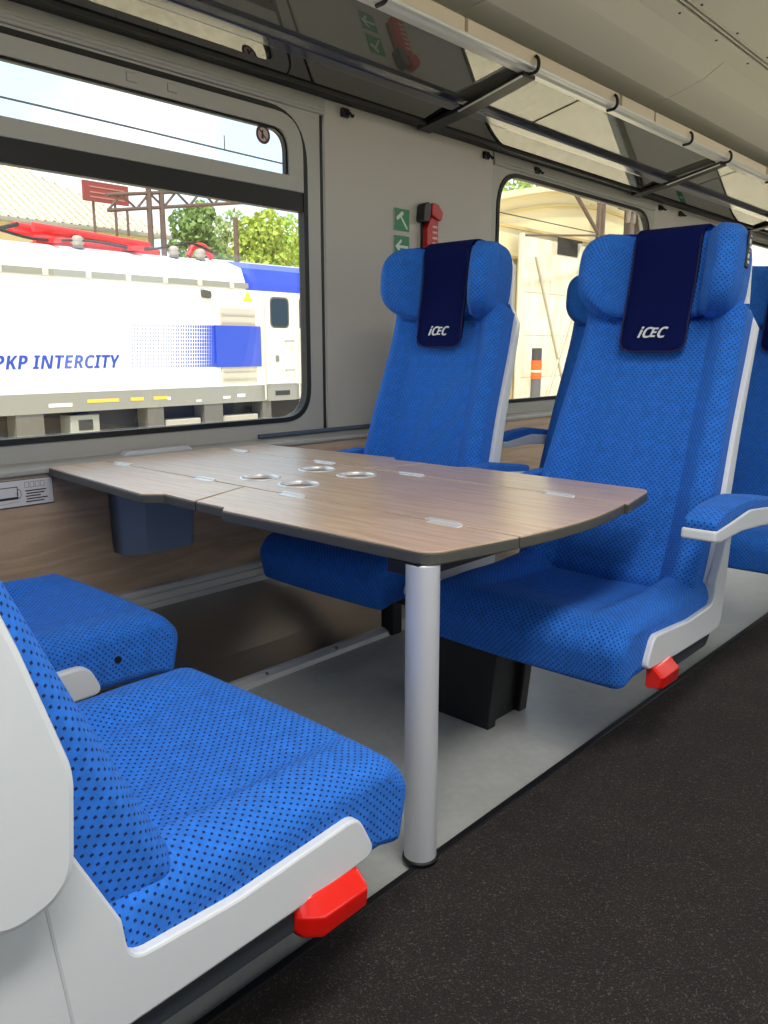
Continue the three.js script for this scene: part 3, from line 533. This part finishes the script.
{ // emergency hammer
  const t = thing('emergency_hammer', 'red emergency hammer in a dark holder on the wall panel', 'hammer', [WL + 0.004, 1.60, -3.185], Math.PI / 2);
  const hz = (pts, z0, z1, b = 0.004) => extZ(rounded(pts, 4), z0, z1, b);
  obj('holder', [hz([[-0.078, 0.045, 0.015], [-0.03, 0.05, 0.015], [-0.015, 0.125, 0.02], [-0.035, 0.142, 0.02], [-0.07, 0.125, 0.02]], 0, 0.05), hz([[-0.045, -0.12, 0.01], [0.05, -0.12, 0.01], [0.05, 0.05, 0.01], [-0.045, 0.05, 0.01]], 0, 0.012)], std(0x24272b, 0.5), t);
  const hd = obj('handle', [hz([[-0.04, -0.13, 0.012], [0.045, -0.13, 0.012], [0.045, 0.09, 0.015], [0.0, 0.09, 0.01], [-0.04, 0.02, 0.015]], 0.012, 0.042), hz([[-0.02, 0.08, 0.02], [0.055, 0.055, 0.02], [0.068, 0.10, 0.02], [0.03, 0.135, 0.02], [-0.02, 0.14, 0.02]], 0.012, 0.055)], std(0xb01018, 0.45), t);
  const bars = []; for (let k = 0; k < 6; k++) bars.push(box(0.0, 0.034, -0.105 + k * 0.026, -0.095 + k * 0.026, 0.04, 0.0445, 0.001)); obj('grip_ribs', bars, std(0xd8b4ac, 0.5), hd);
}

// ------------------------------------------------------------------ outside: ground, locomotive, buildings, trees
const GY = -1.15;
{
  const g = thing('ground', 'pale dusty ballast ground between the tracks', 'ground', [0, 0, 0]); g.userData.kind = 'structure';
  const pg = new THREE.PlaneGeometry(240, 240); pg.rotateX(-Math.PI / 2); pg.translate(0, GY, 0);
  obj('ballast', boxUV(pg), std(0xffffff, 0.95, { map: dataTex(256, 256, (i, j) => { const n = 60 * noise2(i / 3, j / 3, 85.333, 85.333) + 30 * hash(i, j, 8); return [198 + n * 0.55, 184 + n * 0.55, 146 + n * 0.55]; }, [1 / 3, 1 / 3]) }), g);
}
{
  const L = thing('locomotive', 'white electric locomotive with blue cab end and blue lettering outside the window', 'locomotive', [-11, 0, 0]);
  const white = std(0xe9e9e4, 0.45), blue = std(0x1a3cb4, 0.4), grey = std(0x85857f, 0.6), dark = std(0x2c2b29, 0.8), vent = std(0x8b8a80, 0.6), glass = phys(0x1d2a33, 0.08);
  const zN = 4.0, zB = -8.66, zE = -11.2;
  const side = (y0, y1) => [[0, y0], [0, 2.02], [-0.03, 2.10], [-0.22, 2.47], [-0.7, 2.62], [-2.1, 2.62], [-2.58, 2.47], [-2.77, 2.10], [-2.8, 2.02], [-2.8, y0]];
  obj('body', extZ([[0, 0.44], [0, 2.02], [-2.8, 2.02], [-2.8, 0.44]], zB, zN), white, L);
  obj('roof', extZ([[0, 2.02], [-0.02, 2.14], [-0.12, 2.37], [-0.5, 2.50], [-2.3, 2.50], [-2.68, 2.37], [-2.78, 2.14], [-2.8, 2.02]], -8.58, zN), white, L);
  obj('cab_roof', extZ([[0.005, 2.02], [-0.015, 2.14], [-0.11, 2.38], [-0.5, 2.51], [-2.3, 2.51], [-2.69, 2.38], [-2.785, 2.14], [-2.805, 2.02]], zE, -8.58), blue, L);
  obj('cab', extZ([[0, 0.44], [0, 2.02], [-2.8, 2.02], [-2.8, 0.44]], zE, zB), white, L);
  const vb = obj('roof_vent', box(0.0, 0.018, 2.04, 2.125, -8.62, zN), vent, L); const ribs = []; for (let z = 3.5; z > -8.6; z -= 0.62) ribs.push(box(0.012, 0.03, 2.035, 2.13, z - 0.04, z + 0.04)); obj('vent_clip', ribs, std(0xc8c6ba, 0.6), vb);
  obj('skirt', box(-2.8, 0.012, 0.175, 0.45, zE, zN), grey, L);
  const wr = (name, z0, z1, y0, y1, m, x = 0.02, parent = L) => obj(name, box(-0.005, x, y0, y1, z1, z0, 0.008), m, parent);
  const gr = wr('grille', -8.02, -8.75, 0.51, 1.72, std(0xb7b1a4, 0.7), 0.02); for (let k = 0; k < 9; k++) { const m = box(0.018, 0.03, 0.56 + k * 0.13, 0.585 + k * 0.13, -8.72, -8.05); obj('slat', m, std(0xa8a296, 0.7), gr); }
  const band = new THREE.PlaneGeometry(1.52, 0.66); band.rotateY(Math.PI / 2); band.translate(0.006, 1.10, -7.16);
  obj('dotted_band', band, std(0xffffff, 0.45, { map: canvasTex(1024, 440, (c, w, h) => { c.fillStyle = '#f0f0ec'; c.fillRect(0, 0, w, h); c.fillStyle = '#2846b8'; for (let r = 0; r < 12; r++) for (let q = 0; q < 34; q++) { const s = q / 33, x = 20 + q * 30 + r * -2, a = 11 + 20 * Math.pow(s, 2.2), b = 10 + 9 * Math.pow(s, 2.2); c.fillRect(x, r * 37 + 18 - b, a, 2 * b); } }) }), L);
  obj('blue_band', box(-0.005, 0.032, 0.765, 1.432, -8.84, -7.915), std(0x2444b4, 0.45), L);
  const dr = wr('cab_door', -8.93, -9.64, 0.46, 2.0, std(0xdedcd4, 0.5), 0.02);
  obj('door_glass', extX(rounded([[-9.09, 1.44, 0.09], [-9.46, 1.44, 0.09], [-9.46, 1.905, 0.09], [-9.09, 1.905, 0.09]], 4), 0.018, 0.026), glass, dr);
  obj('door_seal', extX(rounded([[-9.06, 1.41, 0.1], [-9.49, 1.41, 0.1], [-9.49, 1.935, 0.1], [-9.06, 1.935, 0.1]], 4), 0.016, 0.022), std(0x55554f, 0.7), dr);
  for (const y of [1.20, 0.70]) obj('door_handle', tube([[0.02, y, -9.38], [0.06, y, -9.40], [0.06, y, -9.55], [0.02, y, -9.57]], 0.018, 16, 6), std(0x9b9a92, 0.5), dr);
  obj('door_lock', box(0.018, 0.03, 0.84, 0.95, -9.24, -9.16), std(0x77756e, 0.6), dr);
  for (const z of [-8.90, -9.68]) obj('grab_rail', rod([0.05, 0.2, z], [0.05, 2.0, z], 0.018, 8), std(0xb8b6ae, 0.5), L);
  obj('step_box', box(-0.005, 0.03, 0.17, 0.40, -9.62, -8.95), grey, L); obj('step_hole', box(0.028, 0.036, 0.26, 0.34, -9.46, -9.13), dark, L);
  obj('cab_window', extX(rounded([[-9.70, 1.42, 0.06], [-10.6, 1.42, 0.06], [-10.5, 1.92, 0.06], [-9.70, 1.92, 0.06]], 4), -0.005, 0.012), glass, L);
  obj('marker_lamp', extX(rounded([[-7.68, 1.86, 0.03], [-7.86, 1.84, 0.05], [-7.86, 1.96, 0.05], [-7.68, 1.98, 0.03]], 4), 0, 0.05, 0.01), std(0x4d4a44, 0.6), L);
  obj('warning_triangle', extX(rounded([[-8.50, 1.83, 0.01], [-8.72, 1.83, 0.01], [-8.61, 2.0, 0.01]], 3), 0, 0.008), std(0xe8d23a, 0.5), L);
  const txt = new TextGeometry('PKP INTERCITY', { font, size: 0.185, depth: 0.006, curveSegments: 4, bevelEnabled: false }); txt.computeBoundingBox(); const tw = txt.boundingBox.max.x; txt.scale(1.80 / tw, 1, 1); txt.applyMatrix4(new THREE.Matrix4().makeShear(0, 0, 0.22, 0, 0, 0)); txt.rotateY(Math.PI / 2); txt.translate(0.002, 0.785, -4.37);
  obj('lettering', txt, std(0x1c3fa8, 0.5), L);
  // under the skirt
  obj('underframe', box(-2.4, -0.35, -0.55, 0.18, zE + 0.6, zN), dark, L);
  const bog = (name, z0, z1, a, b) => { const p = obj(name, extX([[z0, 0.18], [z1, 0.18], [z1 - b, -0.10], [z1 - 0.05, -0.18], [z0 + 0.05, -0.18], [z0 + a, -0.10]].map(([z, y]) => [z, y]), -0.3, -0.06), std(0x8f8c84, 0.7), L); return p; };
  for (const [a, b] of [[-4.62, -5.00], [-6.62, -6.90], [-7.66, -8.02], [-8.86, -9.05]]) obj('frame_post', box(-0.3, 0.0, -0.45, 0.18, b, a), std(0x5e5c56, 0.7), L);
  for (const [a, b] of [[-6.95, -7.62], [-8.05, -8.80]]) { obj('bogie_beam', box(-0.3, -0.05, -0.14, -0.04, b, a, 0.02), std(0xa09c90, 0.7), L); const w = rod([-0.45, -0.62, (a + b) / 2], [-0.3, -0.62, (a + b) / 2], 0.55, 28); obj('wheel', w, dark, L); }
  obj('brake_box', box(-0.4, -0.04, -0.22, 0.12, -5.85, -5.40, 0.02), std(0x8f9088, 0.6), L); obj('box_recess', box(-0.05, -0.03, -0.10, 0.05, -5.74, -5.52, 0.02), dark, L);
  obj('sand_pipe', rod([-0.1, -0.5, -4.75], [-0.1, 0.16, -4.75], 0.05, 8), std(0xb9a03a, 0.7), L);
  const plates = []; for (const [z, w, y, h] of [[-4.1, 0.5, 0.30, 0.12], [-5.25, 0.34, 0.28, 0.05], [-7.0, 0.05, 0.3, 0.05], [-7.55, 0.1, 0.24, 0.03], [-8.1, 0.14, 0.27, 0.04], [-8.4, 0.16, 0.29, 0.05]]) plates.push(box(0.01, 0.016, y - h / 2, y + h / 2, z - w / 2, z + w / 2)); obj('white_marking', plates, std(0xe4e2da, 0.6), L);
  const yel = []; for (const [z, w] of [[-5.9, 0.5], [-6.45, 0.22], [-6.85, 0.24]]) yel.push(box(0.01, 0.016, 0.29, 0.34, z - w / 2, z + w / 2)); obj('yellow_marking', yel, std(0xd8b640, 0.6), L);
  // folded pantograph and roof gear
  const red = std(0xd8282a, 0.5);
  const pa = obj('pantograph', [rod([-0.5, 2.72, -5.3], [-0.5, 2.62, -7.1], 0.065, 8), rod([-0.9, 2.76, -5.2], [-0.9, 2.62, -7.3], 0.065, 8), rod([-1.3, 2.76, -5.2], [-1.3, 2.62, -7.3], 0.05, 8), rod([-0.7, 2.58, -5.4], [-0.7, 2.56, -7.4], 0.06, 8), box(-1.6, -0.3, 2.52, 2.58, -6.9, -6.7), box(-1.6, -0.3, 2.52, 2.58, -5.6, -5.5), tube([[-0.6, 2.54, -7.9], [-0.6, 2.70, -8.0], [-0.6, 2.72, -8.2], [-0.6, 2.54, -8.35]], 0.05, 16, 6)], red, L);
  obj('collector_head', [rod([-0.3, 2.70, -5.0], [-1.9, 2.70, -5.0], 0.03, 6), rod([-0.3, 2.66, -4.65], [-1.9, 2.66, -4.65], 0.03, 6)], dark, pa);
  for (const z of [-4.6, -5.9, -7.5, -8.0]) { const g = new THREE.LatheGeometry([[0, 0], [0.09, 0], [0.06, 0.04], [0.10, 0.07], [0.06, 0.10], [0.09, 0.13], [0.05, 0.17], [0, 0.18]].map(([r, y]) => new THREE.Vector2(r, y)), 12); g.translate(-0.42, 2.48, z); obj('insulator', g, std(0x9b958a, 0.5), L); }
  obj('roof_cable', tube([[-0.5, 2.62, -3.6], [-0.5, 2.56, -4.2], [-0.5, 2.66, -4.6], [-0.5, 2.56, -5.3], [-0.45, 2.60, -6.1], [-0.45, 2.56, -7.0], [-0.45, 2.68, -7.6], [-0.5, 2.74, -7.9], [-0.5, 2.6, -8.4]], 0.022, 40, 6), dark, L);
}
{ // track under the locomotive
  const t = thing('railway_track', 'pair of rails under the locomotive', 'track', [0, 0, 0]);
  for (const x of [-11.68, -13.12]) obj('rail', box(x - 0.035, x + 0.035, GY, GY + 0.16, -16.5, 30), std(0x6d5a4c, 0.5, { metalness: 0.5 }), t);
}
{ // tiled roof beyond the locomotive
  const b = thing('tiled_building', 'cream building with a pale tiled roof behind the locomotive', 'building', [-24, 0, 0]);
  obj('wall', box(-8, 0, GY, 4.7, -15.0, 4), std(0xd8cba0, 0.8), b);
  const tile = std(0xffffff, 0.85, { map: dataTex(128, 128, (i, j) => { const n = 34 * hash(i >> 3, j >> 3, 6) + 10 * hash(i, j, 7); return [172 + n, 163 + n, 142 + n]; }, [1 / 2.4, 1 / 2.4]) });
  const hip = new THREE.BufferGeometry(); const q = [[0.4, 4.65, 4.5], [0.4, 4.65, -15.4], [-3.6, 7.1, -11.4], [-3.6, 7.1, 4.5]], e = [[0.4, 4.65, -15.4], [-8.4, 4.65, -15.4], [-3.6, 7.1, -11.4]];
  const P = [q[0], q[1], q[2], q[0], q[2], q[3], ...e].flat(); hip.setAttribute('position', new THREE.Float32BufferAttribute(P, 3)); hip.computeVertexNormals(); hip.setAttribute('uv', new THREE.Float32BufferAttribute(new Array(P.length / 3 * 2).fill(0), 2));
  const rf = obj('roof', boxUV(hip), tile, b);
  for (let k = 0; k < 15; k++) { // overlapping courses of rounded tiles up the slope
    const s0 = k / 15, pt = (z) => [lerp(0.4, -3.6, s0), lerp(4.65, 7.1, s0), z], far = lerp(-15.4, -11.4, s0), rolls = [];
    for (let z = far; z < -6; z += 0.26) { const c = pt(z), g = new THREE.CylinderGeometry(0.095, 0.075, 0.36, 5, 1, true); g.rotateZ(Math.PI / 2 - Math.atan2(2.45, 4)); g.translate(c[0] - 0.13, c[1] + 0.10, c[2]); rolls.push(g); }
    const o = obj('tile_course', mergeGeometries(rolls), tile, rf); o.userData.kind = 'stuff';
  }
obj('gutter', box(0.36, 0.52, 4.55, 4.68, -15.4, 4.5, 0.03), std(0x8d8a7c, 0.6), b);
  obj('dormer', [box(-2.2, -0.6, 5.2, 6.3, -9.9, -8.7)], std(0xcfc6a4, 0.8), b);
}
{
  const s = thing('notice_board', 'red brown rectangular board above the tiled roof', 'sign board', [-23, 0, 0]);
  obj('board', box(-0.05, 0.05, 5.30, 5.86, -13.6, -12.15, 0.02), std(0x7d3630, 0.7), s);
  const l = []; for (const y of [5.42, 5.55, 5.70]) l.push(box(0.045, 0.06, y - 0.02, y + 0.02, -13.45, -12.35)); obj('lines', l, std(0x9a6a62, 0.7), s);
  for (const z of [-12.5, -13.2]) obj('post', rod([-0.08, GY, z], [-0.08, 5.4, z], 0.04, 8), std(0x5d4a44, 0.7), s);
}
function truss(name, label, a, b, w, h, m) {
  const t = thing(name, label, 'gantry', [0, 0, 0]); const n = 12, A0 = V3(...a), B0 = V3(...b), p = (s, dy) => { const v = A0.clone().lerp(B0, s); return [v.x, v.y + dy, v.z]; };
  obj('top_chord', rod(p(0, h), p(1, h), w, 6), m, t); obj('bottom_chord', rod(p(0, 0), p(1, 0), w, 6), m, t);
  for (let k = 0; k < n; k++) obj('lattice_bar', rod(p(k / n, k % 2 ? h : 0), p((k + 1) / n, k % 2 ? 0 : h), w * 0.7, 5), m, t); return t;
}
const rust = std(0x5c4a40, 0.8);
{
  const t = truss('catenary_gantry', 'brown lattice catenary gantry above the locomotive', [-18, 4.22, -10.1], [-18, 4.98, -14.6], 0.045, 0.34, rust);
  for (const z of [-11.2, -11.55]) obj('post', rod([-18, GY, z], [-18, 4.9, z], 0.07, 8), rust, t);
  for (const z of [-10.3, -10.6]) obj('hanger', rod([-18, 3.7, z], [-18, 4.3, z], 0.035, 6), rust, t);
}
{ const w = thing('catenary_wire', 'thin overhead wire crossing the sky', 'wire', [0, 0, 0]); obj('wire', tube([[-9, 3.63, 6], [-9, 3.61, -4], [-9, 3.55, -9], [-9, 3.6, -40]], 0.012, 40, 5), std(0x33302e, 0.6), w); obj('dropper', rod([-9, 3.57, -6.75], [-9, 3.75, -6.75], 0.008, 5), std(0x33302e, 0.6), w); }
// trees: crowns of many small leaf clumps
function tree(label, x, z, y0, y1, r, col, n) {
  const t = thing('tree', label, 'tree', [x, 0, z], 0, 'trees beyond the locomotive');
  obj('trunk', rod([0, GY, 0], [0, (y0 + y1) / 2, 0], 0.18, 8, 0.1), std(0x57483a, 0.9), t);
  const leaf = new THREE.BufferGeometry(); leaf.setAttribute('position', new THREE.Float32BufferAttribute([-0.5, 0, 0, 0, -0.3, 0.08, 0.5, 0, 0, -0.5, 0, 0, 0.5, 0, 0, 0, 0.45, 0.1], 3)); leaf.setAttribute('uv', new THREE.Float32BufferAttribute(new Array(12).fill(0), 2)); leaf.computeVertexNormals();
  const blobs = []; for (let k = 0; k < 11; k++) { const s = (k + 0.5) / 11, br = r * lerp(0.62, 0.40, s) * (0.85 + 0.3 * rnd()), w = Math.max(0.05, r - br) * (1 - 0.55 * s), an = k * 2.4; blobs.push({ r: br, x: Math.cos(an) * w, z: Math.sin(an) * w, y: lerp(y0 + br * 0.6, y1 - br * 0.8, s) }); }
  const cl = [[], [], []], c = new THREE.Matrix4(), q = new THREE.Quaternion(), e = new THREE.Euler();
  for (let k = 0; k < n; k++) {
    const B = blobs[k % blobs.length], th = rnd() * 6.283, ph = Math.acos(2 * rnd() - 1), u = B.r * Math.cbrt(0.25 + 0.75 * rnd()), g = leaf.clone(), sz = 0.15 + 0.18 * rnd();
    const at = V3(B.x + u * Math.sin(ph) * Math.cos(th), Math.max(y0 * 0.9, B.y + u * Math.cos(ph) * 0.9), B.z + u * Math.sin(ph) * Math.sin(th));
    e.set(rnd() * 6, rnd() * 6, rnd() * 6); q.setFromEuler(e); c.compose(at, q, V3(sz, sz, sz)); g.applyMatrix4(c); cl[k % 3].push(g);
  }
  cl.forEach((L, i) => { const o = obj('foliage', mergeGeometries(L), phys(new THREE.Color(col).offsetHSL(0.012 * (i - 1), 0, 0.05 * (i - 1)), 0.9, { transmission: 0.25, thickness: 0, side: THREE.DoubleSide }), t); o.userData.kind = 'stuff'; });
}
tree('dark green leafy tree beside the lattice gantry', -30.4, -21.0, 3.0, 7.4, 1.5, 0x7c924c, 2600);
tree('pale olive tree between the darker and the yellow green trees', -36.2, -26.9, 3.0, 8.4, 2.0, 0x98a768, 2400);
tree('yellow green tree over the blue cab roof', -27, -21.8, 3.0, 6.7, 1.5, 0xaab848, 2600);
tree('bright yellow green tree with a pointed top at the window edge', -31.6, -26.7, 2.8, 7.6, 1.9, 0xa2b844, 2600);
tree('thin lime tree last beside the window edge', -27.4, -25.4, 2.6, 6.8, 1.5, 0xb2c252, 2200);
tree('light green tree above the roof of the yellow hall', -22, -33.5, 5.0, 11.2, 3.0, 0x9fb45a, 2200);
{ // low grey shed and pole behind the locomotive
  const s = thing('grey_shed', 'low grey shed below the yellow green trees', 'shed', [-22, 0, 0]); obj('wall', box(-2.4, 0, GY, 3.7, -23, -15.4), std(0x9da3a3, 0.8), s); obj('roof', box(-2.6, 0.2, 3.7, 3.86, -23.2, -15.3, 0.04), std(0xb9bdbb, 0.7), s);
  const p = thing('mast', 'slim dark mast in front of the grey shed', 'mast', [-20, GY, -15.3]); obj('shaft', rod([0, 0, 0], [0, 6.0, 0], 0.09, 8, 0.07), rust, p); obj('foot_block', box(-0.25, 0.25, 0, 0.3, -0.25, 0.25, 0.03), std(0x9c978c, 0.9), p);
}
{ // yellow hall behind the second window
  const b = thing('yellow_hall', 'sand yellow hall with a curved roof edge beyond the second window', 'building', [-13, 0, 0]);
  const yel = std(0xd4c69c, 0.85), n = 16, top = []; for (let k = 0; k <= n; k++) { const s = k / n; top.push([lerp(-17.5, -34, s), 4.62 + 1.15 * Math.sin(Math.PI * clamp(s * 1.15 + 0.02, 0, 0.62))]); }
  obj('wall', extX([[-17.5, GY], ...top, [-34, GY]].reverse(), -6, 0), yel, b);
  obj('roof_edge', extX([...top.map(([z, y]) => [z, y]), ...top.slice().reverse().map(([z, y]) => [z, y + 0.16])].reverse(), -6.2, 0.25), std(0xc9bda0, 0.8), b);
  obj('cornice', extX([...top.map(([z, y]) => [z, y - 0.42]), ...top.slice().reverse().map(([z, y]) => [z, y - 0.34])].reverse(), 0, 0.08), std(0xc2ab72, 0.85), b);
  for (const y of [3.55, 4.35]) obj('string_course', box(0, 0.05, y - 0.04, y + 0.04, -33, -17.6), std(0xb9a06a, 0.85), b);
}
{
  const g = thing('sliding_gate', 'large weathered white panelled gate on the yellow hall', 'gate', [-12.7, 0, 0]);
  const stain = std(0xffffff, 0.7, { map: dataTex(256, 256, (i, j) => { const n = noise2(i / 8, j / 40, 32, 6.4) * 26 + noise2(i / 30, j / 30, 8.5333, 8.5333) * 22 + hash(i, j, 1) * 8; return [226 - n * 0.5, 222 - n * 0.7, 208 - n]; }, [1 / 3, 1 / 3]) });
  const zs = [-19.3, -20.85, -22.4, -23.7, -25.4, -27.2], ys = [-0.9, 0.28, 1.45, 2.62, 4.1];
  for (let i = 0; i + 1 < zs.length; i++) for (let j = 0; j + 1 < ys.length; j++) { if (i === 1 && j === 3) { obj('panel', box(0, 0.05, ys[j] + 0.01, 3.72, zs[i + 1] + 0.01, zs[i] - 0.01), stain, g); continue; } obj('panel', box(0, 0.05, ys[j] + 0.01, ys[j + 1] - 0.01, zs[i + 1] + 0.01, zs[i] - 0.01), stain, g); }
  obj('backing', box(-0.06, 0.03, -0.95, 4.1, -27.2, -19.3), std(0xb8b09a, 0.8), g);
  obj('opening', box(0.02, 0.045, 3.76, 4.24, -22.6, -21.2), std(0x23211d, 0.9), g);
  for (const z of [-19.28, -22.4]) obj('stile', box(0.03, 0.12, -0.95, 4.15, z - 0.06, z + 0.06), std(0xcfc9b4, 0.7), g);
  for (const [a, b] of [[[0.08, 3.6, -20.0], [0.08, -0.6, -22.1]], [[0.08, 3.6, -22.9], [0.08, -0.6, -20.7]]]) obj('brace', rod(a, b, 0.04, 6), std(0xb3ad9c, 0.7), g);
}
{
  const c = thing('steel_column', 'brown steel catenary column before the yellow hall', 'column', [-12.3, GY, -23.0]);
  for (const s of [-0.14, 0.14]) obj('upright', box(-0.05, 0.05, 0, 8.2, s - 0.045, s + 0.045), rust, c);
  for (let k = 0; k < 12; k++) obj('lattice_bar', rod([0, 0.4 + k * 0.62, k % 2 ? 0.14 : -0.14], [0, 1.0 + k * 0.62, k % 2 ? -0.14 : 0.14], 0.025, 5), rust, c);
  obj('stay', rod([0, 5.6, 0.1], [0.2, 7.9, 4.1], 0.06, 6), rust, c); obj('cross_arm', rod([0, 5.55, 0.2], [0.1, 5.15, 4.2], 0.03, 6), rust, c);
  const d = thing('transformer_mast', 'pair of dark posts with insulators beside the steel column', 'mast', [-12, GY, -24.6]);
  for (const s of [-0.35, 0.35]) obj('post', box(-0.12, 0.12, 0, 6.4, s - 0.12, s + 0.12), std(0x574a42, 0.8), d);
  obj('head_beam', box(-0.2, 0.2, 6.4, 6.62, -0.9, 0.8, 0.03), std(0x574a42, 0.8), d); for (const s of [-0.7, -0.2, 0.3, 0.65]) obj('insulator', rod([0.1, 6.0, s], [0.1, 6.45, s], 0.07, 8, 0.1), std(0x6f6258, 0.6), d);
}
{
  const p = thing('marker_post', 'black and orange striped marker post standing before the white gate', 'post', [-12.2, GY, -19.55]);
  obj('lower_tube', rod([0, 0, 0], [0, 1.4, 0], 0.14, 12), std(0x55565a, 0.7), p); const o = obj('orange_band', rod([0, 1.4, 0], [0, 1.9, 0], 0.15, 12), std(0xff5a1c, 0.6), p); obj('white_stripe', rod([0, 1.58, 0], [0, 1.64, 0], 0.153, 12), std(0xf0d0b8, 0.6), o); obj('top_tube', rod([0, 1.9, 0], [0, 2.24, 0], 0.14, 12), std(0x3a3a3c, 0.7), p);
}
renderer.render(scene, camera);
